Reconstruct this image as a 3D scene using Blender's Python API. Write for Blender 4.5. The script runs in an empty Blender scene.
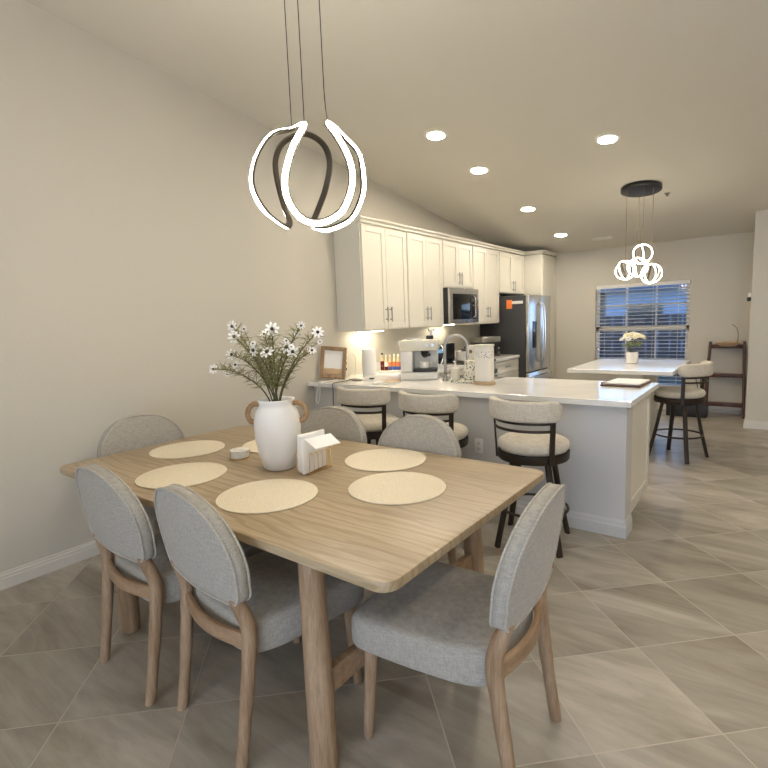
import bpy, bmesh, math, random
from mathutils import Vector, Matrix
R=math.radians; PI=math.pi; sin=math.sin; cos=math.cos
random.seed(7)
scn=bpy.context.scene; COL=scn.collection
def V(*a): return Vector(a)
# ------------------------------------------------------------------ materials
def new_mat(name):
    m=bpy.data.materials.new(name); m.use_nodes=True
    nt=m.node_tree; return m,nt,nt.nodes['Principled BSDF']
def mat(name,col,rough=.5,metal=0,spec=None,trans=0,emit=None,es=0,alpha=None,coat=0):
    m,nt,b=new_mat(name)
    b.inputs['Base Color'].default_value=(*col,1); b.inputs['Roughness'].default_value=rough
    b.inputs['Metallic'].default_value=metal
    if spec is not None: b.inputs['Specular IOR Level'].default_value=spec
    if trans: b.inputs['Transmission Weight'].default_value=trans
    if coat: b.inputs['Coat Weight'].default_value=coat
    if emit: b.inputs['Emission Color'].default_value=(*emit,1); b.inputs['Emission Strength'].default_value=es
    return m
def node(nt,t,**k):
    n=nt.nodes.new(t)
    for a,v in k.items(): setattr(n,a,v)
    return n
def coords(nt,scale=(1,1,1),rot=(0,0,0),kind='Object'):
    tc=node(nt,'ShaderNodeTexCoord'); mp=node(nt,'ShaderNodeMapping')
    mp.inputs['Scale'].default_value=scale; mp.inputs['Rotation'].default_value=rot
    nt.links.new(tc.outputs[kind],mp.inputs[0]); return mp.outputs[0]
def noise(nt,co,scale,detail=4,rough=.5,dist=0):
    n=node(nt,'ShaderNodeTexNoise'); n.inputs['Scale'].default_value=scale; n.inputs['Detail'].default_value=detail
    n.inputs['Roughness'].default_value=rough; n.inputs['Distortion'].default_value=dist
    nt.links.new(co,n.inputs['Vector']); return n.outputs['Fac']
def ramp(nt,fac,stops):
    r=node(nt,'ShaderNodeValToRGB'); e=r.color_ramp.elements
    e[0].position=stops[0][0]; e[0].color=(*stops[0][1],1); e[1].position=stops[-1][0]; e[1].color=(*stops[-1][1],1)
    for p,c in stops[1:-1]:
        x=e.new(p); x.color=(*c,1)
    nt.links.new(fac,r.inputs[0]); return r.outputs[0]
def bump(nt,b,h,strength,dist=.001,prev=None):
    n=node(nt,'ShaderNodeBump'); n.inputs['Strength'].default_value=strength; n.inputs['Distance'].default_value=dist
    nt.links.new(h,n.inputs['Height'])
    if prev: nt.links.new(prev,n.inputs['Normal'])
    nt.links.new(n.outputs[0],b.inputs['Normal']); return n.outputs[0]
def mixc(nt,fac,a,c,mode='MIX'):
    n=node(nt,'ShaderNodeMix',data_type='RGBA',blend_type=mode)
    for s,v in ((n.inputs[0],fac),(n.inputs[6],a),(n.inputs[7],c)):
        if hasattr(v,'links') or hasattr(v,'is_output'): nt.links.new(v,s)
        elif isinstance(v,(int,float)): s.default_value=v
        else: s.default_value=(*v,1)
    return n.outputs[2]
def paint(name,col,rough=.6,sc=90,st=.25):
    m,nt,b=new_mat(name); co=coords(nt)
    f=noise(nt,co,sc,3,.6); b.inputs['Base Color'].default_value=(*col,1); b.inputs['Roughness'].default_value=rough
    bump(nt,b,f,st,.004); return m
def wood(name,c1,c2,c3,axis='z',scale=6,rough=.55,stretch=.08):
    m,nt,b=new_mat(name)
    s={'x':(stretch,1,1),'y':(1,stretch,1),'z':(1,1,stretch)}[axis]
    co=coords(nt,s)
    f=noise(nt,co,scale*4,6,.6,.6); g=noise(nt,co,scale*30,3,.6)
    c=ramp(nt,f,[(.3,c1),(.5,c2),(.7,c3)])
    dk=ramp(nt,g,[(.35,(.78,.76,.74)),(.6,(1,1,1))])
    nt.links.new(mixc(nt,1.0,c,dk,'MULTIPLY'),b.inputs['Base Color']); b.inputs['Roughness'].default_value=rough
    bump(nt,b,g,.15,.001); return m
def fabric(name,c1,c2,sc=260,rough=.95):
    m,nt,b=new_mat(name)
    a=noise(nt,coords(nt,(1,1,.12)),sc,2); d=noise(nt,coords(nt,(.12,.12,1)),sc,2)
    h=node(nt,'ShaderNodeMath',operation='ADD'); nt.links.new(a,h.inputs[0]); nt.links.new(d,h.inputs[1])
    h2=node(nt,'ShaderNodeMath',operation='MULTIPLY'); nt.links.new(h.outputs[0],h2.inputs[0]); h2.inputs[1].default_value=.5
    nt.links.new(ramp(nt,h2.outputs[0],[(.36,c1),(.62,c2)]),b.inputs['Base Color'])
    b.inputs['Roughness'].default_value=rough; b.inputs['Sheen Weight'].default_value=.2
    bump(nt,b,h2.outputs[0],.5,.002); return m
M={}
M['wall']=paint('wall_paint',(.585,.55,.47),.55,110,.35)
M['ceil']=paint('ceiling_paint',(.68,.645,.56),.85,60,.3)
M['trim']=mat('white_trim',(.66,.63,.57),.4)
M['cab']=mat('cabinet_white',(.70,.67,.58),.38)
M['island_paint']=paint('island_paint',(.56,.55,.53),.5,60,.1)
M['steel']=mat('brushed_steel',(.62,.62,.61),.25,1)
M['nickel']=mat('satin_nickel',(.38,.36,.33),.35,1)
M['black']=mat('black_plastic',(.012,.012,.013),.35)
M['fridgeside']=mat('charcoal_side',(.035,.035,.037),.45)
M['glassblack']=mat('black_glass',(.006,.007,.009),.06)
M['darkmetal']=mat('dark_bronze_metal',(.035,.025,.018),.42,.4)
M['blackmetal']=mat('black_metal',(.02,.018,.016),.4,.6)
M['bronzestrip']=mat('grey_brown_metal',(.10,.085,.065),.4,.6)
M['cream']=mat('cream_plastic',(.74,.70,.58),.35)
M['white']=mat('white_gloss',(.80,.78,.73),.3)
M['ceramic']=paint('white_matte_ceramic',(.80,.78,.74),.75,120,.15)
M['paper']=mat('white_paper',(.86,.85,.82),.85)
M['gold']=mat('gold_wire',(.75,.52,.24),.3,1)
M['orange']=mat('orange_tag',(.85,.22,.04),.5)
M['green']=mat('stem_green',(.075,.07,.025),.7)
M['leaf']=mat('wispy_leaf',(.20,.185,.07),.7)
M['petal']=mat('white_petal',(.82,.80,.76),.7)
M['yellow']=mat('yellow_petal',(.72,.66,.42),.7)
M['seed']=mat('dark_flower_centre',(.035,.02,.02),.8)
M['ltgreen']=mat('pale_green_leaf',(.25,.30,.12),.7)
M['red']=mat('dark_red_syrup',(.12,.012,.01),.2)
M['blue']=mat('blue_label',(.05,.10,.36),.5)
M['orangelabel']=mat('orange_label',(.75,.20,.06),.5)
M['tan']=mat('tan_paper',(.70,.55,.32),.6)
M['rope']=wood('rope_handle',(.20,.11,.05),(.36,.22,.11),(.48,.32,.18),'z',20,.8,.5)
M['oak']=wood('light_oak_legs',(.25,.155,.085),(.36,.245,.15),(.45,.325,.21),'z',7,.5)
M['oakx']=wood('light_oak_rail',(.26,.155,.085),(.36,.24,.145),(.44,.31,.195),'x',7,.5)
M['dwood']=wood('dark_walnut',(.04,.014,.008),(.085,.03,.017),(.13,.05,.028),'z',7,.45)
M['framewood']=wood('rustic_frame',(.20,.12,.06),(.33,.21,.11),(.44,.30,.18),'z',9,.7)
M['lightwood']=wood('pale_wood',(.50,.33,.18),(.60,.42,.25),(.68,.50,.32),'x',9,.6)
M['chairfab']=fabric('grey_beige_weave',(.285,.265,.23),(.41,.385,.335),330)
M['piping']=fabric('beige_piping',(.33,.30,.25),(.45,.42,.36))
M['stoolfab']=fabric('cream_boucle',(.48,.43,.35),(.64,.59,.49),220)
M['led']=mat('led_diffuser',(1,1,1),.5,emit=(1,.91,.77),es=31)
M['led2']=mat('led_diffuser_small',(1,1,1),.5,emit=(1,.90,.74),es=7)
M['down']=mat('downlight_lens',(1,1,1),.5,emit=(1,.88,.72),es=72)
M['ucl']=mat('undercabinet_strip',(1,1,1),.5,emit=(1,.88,.66),es=12)
M['screen']=mat('blue_display',(.1,.2,.3),.4,emit=(.3,.6,.9),es=.12)
M['plasticclear']=mat('clear_glass',(.9,.9,.9),.05,trans=1)
M['clothgrey']=mat('dark_box',(.012,.012,.014),.5)
# table top: oak planks along x
def table_mat():
    m,nt,b=new_mat('oak_table_top')
    co=coords(nt,(.07,1,1)); big=noise(nt,co,9,4,.55,1.2)
    w=node(nt,'ShaderNodeTexWave',wave_type='BANDS',bands_direction='Y'); w.inputs['Scale'].default_value=7; w.inputs['Distortion'].default_value=14
    w.inputs['Detail'].default_value=3; w.inputs['Detail Scale'].default_value=1.2; nt.links.new(coords(nt,(.16,1,1)),w.inputs['Vector'])
    fine=noise(nt,coords(nt,(.03,1,1)),170,4,.6)
    br=node(nt,'ShaderNodeTexBrick'); br.offset=0; br.inputs['Scale'].default_value=1; br.inputs['Brick Width'].default_value=4; br.inputs['Row Height'].default_value=.2; br.inputs['Mortar Size'].default_value=.0004
    br.inputs['Color1'].default_value=(.88,.88,.88,1); br.inputs['Color2'].default_value=(1,1,1,1); br.inputs['Mortar'].default_value=(.7,.7,.7,1)
    nt.links.new(coords(nt),br.inputs['Vector'])
    c=ramp(nt,big,[(.25,(.42,.32,.195)),(.5,(.48,.375,.24)),(.75,(.53,.425,.28))])
    c=mixc(nt,1.0,c,ramp(nt,w.outputs['Fac'],[(.12,(.78,.74,.68)),(.5,(1,1,1)),(.85,(.93,.91,.88))]),'MULTIPLY')
    c=mixc(nt,1.0,c,ramp(nt,fine,[(.35,(.86,.84,.82)),(.6,(1,1,1))]),'MULTIPLY')
    c=mixc(nt,1.0,c,br.outputs['Color'],'MULTIPLY')
    nt.links.new(c,b.inputs['Base Color']); b.inputs['Roughness'].default_value=.38
    bump(nt,b,fine,.08,.0006); return m
M['tabletop']=table_mat()
def floor_mat():
    m,nt,b=new_mat('stone_tile_floor')
    tc=node(nt,'ShaderNodeTexCoord')
    mp=node(nt,'ShaderNodeMapping'); mp.vector_type='POINT'
    mp.inputs['Rotation'].default_value=(0,0,R(-45)); nt.links.new(tc.outputs['Object'],mp.inputs[0])
    # rotate -45: x' = (x+y)/sqrt2, y' = (y-x)/sqrt2 ; shift so grout falls on the measured lines
    sh=node(nt,'ShaderNodeVectorMath',operation='ADD'); sh.inputs[1].default_value=(-1.42+.474*6,.57+.474*12,0)
    nt.links.new(mp.outputs[0],sh.inputs[0]); v=sh.outputs[0]
    br=node(nt,'ShaderNodeTexBrick'); br.offset=0; br.squash=1
    for k,x in (('Scale',1),('Brick Width',.474),('Row Height',.474),('Mortar Size',.0028),('Mortar Smooth',.2),('Bias',0)): br.inputs[k].default_value=x
    br.inputs['Color1'].default_value=(.90,.90,.90,1); br.inputs['Color2'].default_value=(1.04,1.03,1.02,1)
    nt.links.new(v,br.inputs['Vector'])
    mp2=node(nt,'ShaderNodeMapping'); mp2.inputs['Scale'].default_value=(.35,1.6,1); mp2.inputs['Rotation'].default_value=(0,0,R(-68)); nt.links.new(tc.outputs['Object'],mp2.inputs[0])
    cell=node(nt,'ShaderNodeVectorMath',operation='SNAP'); cell.inputs[1].default_value=(.474,.474,.474); nt.links.new(v,cell.inputs[0])
    wn=node(nt,'ShaderNodeTexWhiteNoise',noise_dimensions='3D'); nt.links.new(cell.outputs[0],wn.inputs['Vector'])
    ad=node(nt,'ShaderNodeVectorMath',operation='MULTIPLY_ADD'); ad.inputs[1].default_value=(3,3,0)
    nt.links.new(wn.outputs['Color'],ad.inputs[0]); nt.links.new(mp2.outputs[0],ad.inputs[2])
    n1=noise(nt,ad.outputs[0],2.2,8,.62,1.3); n2=noise(nt,ad.outputs[0],18,5,.6,.5)
    c=ramp(nt,n1,[(.30,(.25,.215,.165)),(.47,(.37,.335,.275)),(.56,(.42,.385,.325)),(.70,(.55,.51,.44))])
    c=mixc(nt,1.0,c,ramp(nt,n2,[(.3,(.88,.87,.86)),(.65,(1.0,1.0,1.0))]),'MULTIPLY')
    c=mixc(nt,1.0,c,br.outputs['Color'],'MULTIPLY')
    c=mixc(nt,br.outputs['Fac'],c,(.52,.47,.39))
    nt.links.new(c,b.inputs['Base Color'])
    nt.links.new(ramp(nt,n2,[(.3,(.30,.30,.30)),(.7,(.42,.42,.42))]),b.inputs['Roughness'])
    inv=node(nt,'ShaderNodeMath',operation='SUBTRACT'); inv.inputs[0].default_value=1; nt.links.new(br.outputs['Fac'],inv.inputs[1])
    n=bump(nt,b,inv.outputs[0],.5,.002); bump(nt,b,n2,.12,.002,n)
    return m
M['floor']=floor_mat()
def quartz():
    m,nt,b=new_mat('white_quartz'); f=noise(nt,coords(nt),3,6,.6,1)
    nt.links.new(ramp(nt,f,[(.35,(.74,.73,.70)),(.6,(.82,.81,.78))]),b.inputs['Base Color']); b.inputs['Roughness'].default_value=.1; return m
M['quartz']=quartz()
def woven():
    m,nt,b=new_mat('woven_placemat')
    tc=node(nt,'ShaderNodeTexCoord')
    w=node(nt,'ShaderNodeTexWave',wave_type='RINGS',rings_direction='Z'); w.inputs['Scale'].default_value=45; w.inputs['Distortion'].default_value=.3
    nt.links.new(tc.outputs['Object'],w.inputs['Vector'])
    f=noise(nt,tc.outputs['Object'],160,2)
    c=ramp(nt,w.outputs['Fac'],[(.0,(.62,.53,.38)),(.6,(.78,.70,.54))])
    c=mixc(nt,.5,c,ramp(nt,f,[(.35,(.60,.52,.38)),(.65,(.82,.74,.58))]))
    nt.links.new(c,b.inputs['Base Color']); b.inputs['Roughness'].default_value=.85; bump(nt,b,w.outputs['Fac'],.5,.0015); return m
M['woven']=woven()
def patterned(name,base,ink,sc,lo=.5,hi=.56):
    m,nt,b=new_mat(name)
    v=node(nt,'ShaderNodeTexVoronoi'); v.inputs['Scale'].default_value=sc; nt.links.new(coords(nt),v.inputs['Vector'])
    f=noise(nt,coords(nt),sc*.8,2)
    mth=node(nt,'ShaderNodeMath',operation='ADD'); nt.links.new(v.outputs['Distance'],mth.inputs[0]); nt.links.new(f,mth.inputs[1])
    nt.links.new(ramp(nt,mth.outputs[0],[(lo,ink),(hi,base)]),b.inputs['Base Color']); b.inputs['Roughness'].default_value=.35; return m
M['floral']=patterned('floral_ceramic',(.76,.72,.60),(.10,.11,.08),60,.80,.90)
M['mosaic']=patterned('white_mosaic',(.78,.75,.68),(.35,.33,.28),50,.62,.72)
M['towelpattern']=patterned('grey_white_print',(.70,.68,.64),(.15,.14,.13),60,.6,.7)
# ------------------------------------------------------------------ mesh helpers
def obj(name,bm,m,parent=None,smooth=True,loc=(0,0,0),rot=(0,0,0),auto=40):
    me=bpy.data.meshes.new(name); bmesh.ops.recalc_face_normals(bm,faces=bm.faces); bm.to_mesh(me); bm.free()
    o=bpy.data.objects.new(name,me); COL.objects.link(o)
    for x in (m if isinstance(m,(list,tuple)) else [m]): me.materials.append(x)
    if smooth:
        me.shade_smooth()
        if auto: me.set_sharp_from_angle(angle=R(auto))
    o.location=loc; o.rotation_euler=rot
    if parent: o.parent=parent
    return o
def tag(o,label=None,cat=None,group=None,kind=None):
    for k,v in (('label',label),('category',cat),('group',group),('kind',kind)):
        if v: o[k]=v
    return o
def thing(name,label,cat,loc=(0,0,0),rz=0,group=None):
    o=bpy.data.objects.new(name,None); o.empty_display_size=.1; COL.objects.link(o); o.location=loc; o.rotation_euler=(0,0,rz)
    return tag(o,label,cat,group)
def struct(name,bm,m,**k):
    o=obj(name,bm,m,**k)
    if not k.get('parent'): o['kind']='structure'
    return o
def dup(root,loc,rz,label,group=None):
    r=root.copy(); COL.objects.link(r); r.location=loc; r.rotation_euler=(0,0,rz); r['label']=label
    if group: r['group']=group
    for ch in list(root.children):
        c=ch.copy(); COL.objects.link(c); c.parent=r
        for g in list(ch.children):
            d=g.copy(); COL.objects.link(d); d.parent=c
    return r
def NB(): return bmesh.new()
def box(bm,a,b,bev=0,seg=2,mi=0,mtx=None):
    a=Vector(a); b=Vector(b)
    lo=Vector([min(a[i],b[i]) for i in range(3)]); hi=Vector([max(a[i],b[i]) for i in range(3)])
    t=bmesh.new(); bmesh.ops.create_cube(t,size=1)
    for v in t.verts: v.co=Vector([lo[i]+(v.co[i]+.5)*(hi[i]-lo[i]) for i in range(3)])
    if bev: bmesh.ops.bevel(t,geom=list(t.edges),offset=min(bev,min(hi-lo)*.49),segments=seg,profile=.5,affect='EDGES')
    if mtx: bmesh.ops.transform(t,matrix=mtx,verts=t.verts)
    merge(bm,t,mi); return bm
def merge(bm,t,mi=0):
    vm={}
    for v in t.verts: vm[v]=bm.verts.new(v.co)
    for f in t.faces:
        try: n=bm.faces.new([vm[v] for v in f.verts]); n.material_index=mi
        except ValueError: pass
    t.free()
def B(a,b,bev=0,seg=2,mtx=None): return box(NB(),a,b,bev,seg,0,mtx)
def ringloft(bm,rings,close=True,capa=True,capb=True,mi=0):
    vs=[[bm.verts.new(p) for p in r] for r in rings]; n=len(vs[0])
    for i in range(len(vs)-1):
        for j in range(n if close else n-1):
            f=bm.faces.new((vs[i][j],vs[i][(j+1)%n],vs[i+1][(j+1)%n],vs[i+1][j])); f.material_index=mi
    if capa: bm.faces.new(vs[0][::-1]).material_index=mi
    if capb: bm.faces.new(vs[-1]).material_index=mi
    return bm
def lathe(bm,prof,c=(0,0,0),n=32,mi=0,capa=True,capb=True):
    return ringloft(bm,[[(c[0]+r*cos(2*PI*j/n),c[1]+r*sin(2*PI*j/n),c[2]+z) for j in range(n)] for r,z in prof],mi=mi,capa=capa,capb=capb)
def frames(path,closed=False,up=None):
    n=len(path); out=[]; prev=None
    for i,p in enumerate(path):
        a=path[(i-1)%n] if (closed or i>0) else path[i]; b=path[(i+1)%n] if (closed or i<n-1) else path[i]
        t=(b-a).normalized()
        if up is not None:
            u=up(i,p) if callable(up) else Vector(up)
            u=(u-t*u.dot(t))
            if u.length<1e-4: u=t.orthogonal()
            u.normalize()
        else:
            if prev is None: u=t.orthogonal().normalized()
            else:
                u=prev-t*prev.dot(t); u.normalize() if u.length>1e-6 else None
        prev=u; out.append((t,u,t.cross(u)))
    return out
def tube(bm,path,r,n=10,closed=False,mi=0):
    path=[Vector(p) for p in path]; fr=frames(path,closed); L=len(path)
    rr=r if isinstance(r,(list,tuple)) else [r]*L
    rings=[[p+(u*cos(2*PI*j/n)+b*sin(2*PI*j/n))*q for j in range(n)] for p,(t,u,b),q in zip(path,fr,rr)]
    if closed: rings.append(rings[0]); return loopsweep(bm,rings[:-1],mi)
    return ringloft(bm,rings,mi=mi)
def loopsweep(bm,rings,mi=0):
    vs=[[bm.verts.new(p) for p in r] for r in rings]; n=len(vs[0]); L=len(vs)
    for i in range(L):
        for j in range(n):
            bm.faces.new((vs[i][j],vs[i][(j+1)%n],vs[(i+1)%L][(j+1)%n],vs[(i+1)%L][j])).material_index=mi
    return bm
def sweep(bm,path,prof,up,closed=False,mi=0):   # prof: list of (u,b) offsets
    path=[Vector(p) for p in path]; fr=frames(path,closed,up)
    rings=[[p+u*a+b*c for a,c in prof] for p,(t,u,b) in zip(path,fr)]
    return loopsweep(bm,rings,mi) if closed else ringloft(bm,rings,mi=mi)
def rr(w,h,r=.3,n=4):   # rounded rectangle profile
    r=min(w,h)*r; out=[]
    for k,(sx,sy) in enumerate(((1,1),(-1,1),(-1,-1),(1,-1))):
        for i in range(n+1):
            a=PI/2*(k+i/n); out.append((sx*(w/2-r)+r*cos(a),sy*(h/2-r)+r*sin(a)))
    return out
def spline(pts,k=6,closed=False):
    P=[Vector(p) for p in pts]; n=len(P); out=[]
    for i in range(n if closed else n-1):
        g=(lambda j:P[j%n]) if closed else (lambda j:P[max(0,min(n-1,j))])
        a,b,c,d=g(i-1),g(i),g(i+1),g(i+2)
        for s in range(k):
            t=s/k; out.append(.5*((2*b)+(c-a)*t+(2*a-5*b+4*c-d)*t*t+(3*b-a-3*c+d)*t**3))
    if not closed: out.append(P[-1])
    return out
def superell(a,b,n,N=48,cx=0,cy=0):
    o=[]
    for j in range(N):
        t=2*PI*j/N; c,s=cos(t),sin(t)
        o.append((cx+a*math.copysign(abs(c)**(2/n),c),cy+b*math.copysign(abs(s)**(2/n),s)))
    return o
def prism(bm,outline,z0,z1,bev=0,mi=0):
    t=bmesh.new(); vs=[t.verts.new((x,y,z0)) for x,y in outline]; f=t.faces.new(vs)
    r=bmesh.ops.extrude_face_region(t,geom=[f]); ex=[v for v in r['geom'] if isinstance(v,bmesh.types.BMVert)]
    for v in ex: v.co.z=z1
    if bev:
        es=[e for e in t.edges if abs(e.verts[0].co.z-e.verts[1].co.z)<1e-6]
        bmesh.ops.bevel(t,geom=es,offset=bev,segments=2,profile=.5,affect='EDGES')
    merge(bm,t,mi); return bm
def roundrect(x0,y0,x1,y1,r,n=8):
    o=[]
    for k,(cx,cy) in enumerate(((x1-r,y1-r),(x0+r,y1-r),(x0+r,y0+r),(x1-r,y0+r))):
        for i in range(n+1):
            a=PI/2*(k+i/n); o.append((cx+r*cos(a),cy+r*sin(a)))
    return o
# ------------------------------------------------------------------ room
YB=8.43; ZB=2.45; SL=.128; Y0=-2.6; XR=6.6
def zc(y): return ZB+SL*(YB-y)
struct('floor',B((-.1,Y0-.1,-.08),(XR+.1,YB+.1,0)),M['floor'],smooth=False)
def slab(x0,x1,y0,y1,t=.1):
    bm=NB(); box(bm,(x0,y0,0),(x1,y1,t))
    for v in bm.verts: v.co.z+=zc(v.co.y)
    return bm
struct('ceiling',slab(-.1,XR+.1,Y0-.1,YB+.1),M['ceil'],smooth=False)
def wallx(x0,x1,y0,y1):
    bm=NB(); box(bm,(x0,y0,0),(x1,y1,1))
    for v in bm.verts:
        if v.co.z>.5: v.co.z=zc(v.co.y)+.02
    return bm
struct('wall_left',wallx(-.1,0,Y0,YB),M['wall'],smooth=False)
struct('wall_right',wallx(XR,XR+.1,Y0,7.47),M['wall'],smooth=False)
struct('wall_corner',wallx(3.28,XR+.1,7.47,YB),M['wall'],smooth=False)
WX0,WX1,WZ0,WZ1=1.265,2.55,.30,1.885
bm=NB(); box(bm,(0,YB,0),(WX0,YB+.12,ZB+.02)); box(bm,(WX1,YB,0),(3.28,YB+.12,ZB+.02))
box(bm,(WX0,YB,0),(WX1,YB+.12,WZ0)); box(bm,(WX0,YB,WZ1),(WX1,YB+.12,ZB+.02))
struct('wall_back',bm,M['wall'],smooth=False)
DX0,DX1,DZ=2.2,6.2,2.45   # unseen sliding door added behind the viewer to let fill light in
bm=NB(); zt=zc(Y0)+.05
box(bm,(-.1,Y0-.1,0),(DX0,Y0,zt)); box(bm,(DX1,Y0-.1,0),(XR+.1,Y0,zt)); box(bm,(DX0,Y0-.1,DZ),(DX1,Y0,zt))
struct('wall_front',bm,M['wall'],smooth=False)
bm=NB()
for x in (DX0,(DX0+DX1)/2-.03,DX1-.06): box(bm,(x,Y0-.08,0),(x+.06,Y0-.02,DZ),.005)
box(bm,(DX0,Y0-.08,DZ-.07),(DX1,Y0-.02,DZ),.005); box(bm,(DX0,Y0-.08,0),(DX1,Y0-.02,.06),.005)
d=struct('added_door_1',bm,M['trim'],smooth=False)
obj('added_door_pane',B((DX0+.05,Y0-.055,.05),(DX1-.05,Y0-.049,DZ-.06)),M['plasticclear'],d,smooth=False)
def baseboard(name,a,b,nrm,h=.10):
    a=Vector((*a,0)); b=Vector((*b,0)); n=Vector((*nrm,0)); bm=NB()
    prof=[(0,0),(.014,0),(.014,h*.62),(.011,h*.66),(.011,h*.80),(.006,h*.86),(.006,h*.97),(.003,h),(0,h)]
    ringloft(bm,[[p+n*u+V(0,0,z) for u,z in prof] for p in (a,b)])
    return struct(name,bm,M['trim'],smooth=False)
baseboard('baseboard_left',(0,Y0),(0,3.40),(1,0))
baseboard('baseboard_back',(.64,YB),(3.28,YB),(0,-1))
baseboard('baseboard_corner',(3.28,7.47),(XR,7.47),(0,-1))
baseboard('baseboard_corner_side',(3.28,YB),(3.28,7.47),(-1,0))
# window
w=NB(); y0,y1=YB+.045,YB+.085
def bar(bm,x0,x1,z0,z1,ya=y0,yb=y1): box(bm,(x0,ya,z0),(x1,yb,z1),.003)
bar(w,WX0,WX0+.05,WZ0,WZ1); bar(w,WX1-.05,WX1,WZ0,WZ1); bar(w,WX0,WX1,WZ1-.05,WZ1); bar(w,WX0,WX1,WZ0,WZ0+.06)
bar(w,WX0,WX1,1.17,1.24); 
for f in (1/3,2/3):
    x=WX0+.03+(WX1-WX0-.06)*f; bar(w,x-.012,x+.012,WZ0,WZ1,y0+.01,y1-.01)
bar(w,WX0,WX1,1.545,1.57,y0+.01,y1-.01); bar(w,WX0,WX1,.72,.745,y0+.01,y1-.01)
win=struct('window_1',w,M['trim'],smooth=False)
obj('window_pane',B((WX0+.04,YB+.062,WZ0+.04),(WX1-.04,YB+.068,WZ1-.04)),M['plasticclear'],win,smooth=False)
bl=thing('window_blind','white horizontal slat blind covering the window behind the far island','window blind',((WX0+WX1)/2,YB+.02,WZ1))
bm=NB(); z=WZ1-.10
while z>WZ0+.06:
    m=Matrix.Translation(V(0,0,z-WZ1))@Matrix.Rotation(R(-12),4,'X'); box(bm,(-(WX1-WX0)/2+.012,-.024,-.0015),((WX1-WX0)/2-.012,.024,.0015),mtx=m); z-=.054
obj('slats',bm,M['white'],bl,smooth=False)
obj('headrail',B((-(WX1-WX0)/2+.006,-.022,-.055),((WX1-WX0)/2-.006,.018,-.002),.004),M['white'],bl)
obj('bottom_rail',B((-(WX1-WX0)/2+.012,-.022,WZ0-WZ1+.008),((WX1-WX0)/2-.012,.022,WZ0-WZ1+.03),.004),M['white'],bl)
for x in (-.5,-.17,.17,.5):
    obj('ladder_cord',tube(NB(),[(x,-.026,-.06),(x,-.026,WZ0-WZ1+.02)],.0025,6),M['white'],bl)
# outside
o=struct('ground_outside',B((-25,YB+.5,-.3),(30,60,-.2)),mat('lawn',(.02,.028,.014),.9),smooth=False)
def house(x0,x1,y,h,wcol,label):
    t=thing('house',label,'house',((x0+x1)/2,y,-.2)); W=(x1-x0)/2
    obj('house_wall',B((-W,0,0),(W,7,h)),mat('house_wall_paint',wcol,.8),t,smooth=False)
    bm=NB(); ringloft(bm,[[( -W-.5,-.6,h),(-W-.5,7.6,h),(-W-.5,3.5,h+.75)],[(W+.5,-.6,h),(W+.5,7.6,h),(W+.5,3.5,h+.75)]])
    obj('roof',bm,mat('dark_roof',(.05,.055,.07),.9),t,smooth=False)
    for k in range(3):
        x=-W+W*2*(k+.5)/3; wd=obj('house_window',B((x-.7,-.03,.9),(x+.7,.02,2.0)),M['bronzestrip'],t,smooth=False)
        obj('house_window_pane',B((x-.62,-.04,.98),(x+.62,-.02,1.92)),M['glassblack'],wd,smooth=False)
house(-16,-3.5,24,2.5,(.35,.45,.6),'pale blue neighbouring house seen through the left of the window')
house(-2.4,7,24,2.55,(.30,.36,.45),'grey neighbouring house seen through the right of the window')
bm=NB()
for k in range(60):
    box(bm,(-14+k*.28,15,-.2),(-14+k*.28+.25,15.04,1.38),.003)
box(bm,(-14,15.04,.7),(2.8,15.09,.8)); box(bm,(-14,15.04,.1),(2.8,15.09,.2))
tag(obj('garden_fence',bm,mat('fence_board',(.022,.024,.03),.9),smooth=False),'dark board fence outside across the lower half of the window','fence')
# ------------------------------------------------------------------ cabinets
def shaker(bm,x0,x1,z0,z1,y,t=.02,fr=.06):   # door in local xz, front face at -y ; y = back plane
    f=y-t
    box(bm,(x0,f,z0),(x0+fr,y,z1),.0015,1); box(bm,(x1-fr,f,z0),(x1,y,z1),.0015,1)
    box(bm,(x0+fr,f,z1-fr),(x1-fr,y,z1),.0015,1); box(bm,(x0+fr,f,z0),(x1-fr,y,z0+fr),.0015,1)
    box(bm,(x0+fr-.002,f+.010,z0+fr-.002),(x1-fr+.002,y-.001,z1-fr+.002))
    return bm
def handle(x,z,y,L=.15,horiz=False,parent=None):
    bm=NB()
    if horiz:
        tube(bm,[(x-L/2,y-.03,z),(x+L/2,y-.03,z)],.006,8)
        for s in (-1,1): tube(bm,[(x+s*L*.33,y-.03,z),(x+s*L*.33,y+.002,z)],.005,8)
    else:
        tube(bm,[(x,y-.03,z-L/2),(x,y-.03,z+L/2)],.007,8)
        for s in (-1,1): tube(bm,[(x,y-.03,z+s*L*.33),(x,y+.002,z+s*L*.33)],.005,8)
    return obj('handle',bm,M['nickel'],parent)
# cabinet local frame: x along the wall (world +y), y=0 front plane of box, box goes to +y (towards wall), rotated so front faces +x
def cabinet(name,label,ya,yb,z0,z1,depth,doors,hz,group=None,cat='cabinet',drawers=None,toe=0):
    W=yb-ya; t=thing(name,label,cat,(depth,ya,0),R(90),group)
    bm=NB(); box(bm,(0,0,z0+toe),(W,depth-.002,z1),.001,1)
    if toe: box(bm,(0,.06,z0),(W,depth-.002,z0+toe))
    obj('cabinet_body',bm,M['cab'],t,smooth=False)
    for (x0,x1,a,b,hx,hzz) in doors:
        d=obj('door',shaker(NB(),x0,x1,a,b,-.001),M['cab'],t,smooth=False)
        handle(hx,hzz,-.021,.15,False,d)
    for (x0,x1,a,b) in (drawers or []):
        d=obj('drawer',shaker(NB(),x0,x1,a,b,-.001,fr=.035),M['cab'],t,smooth=False)
        handle((x0+x1)/2,(a+b)/2,-.021,.13,True,d)
    return t
ZT=2.40; ZU=1.372
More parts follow.
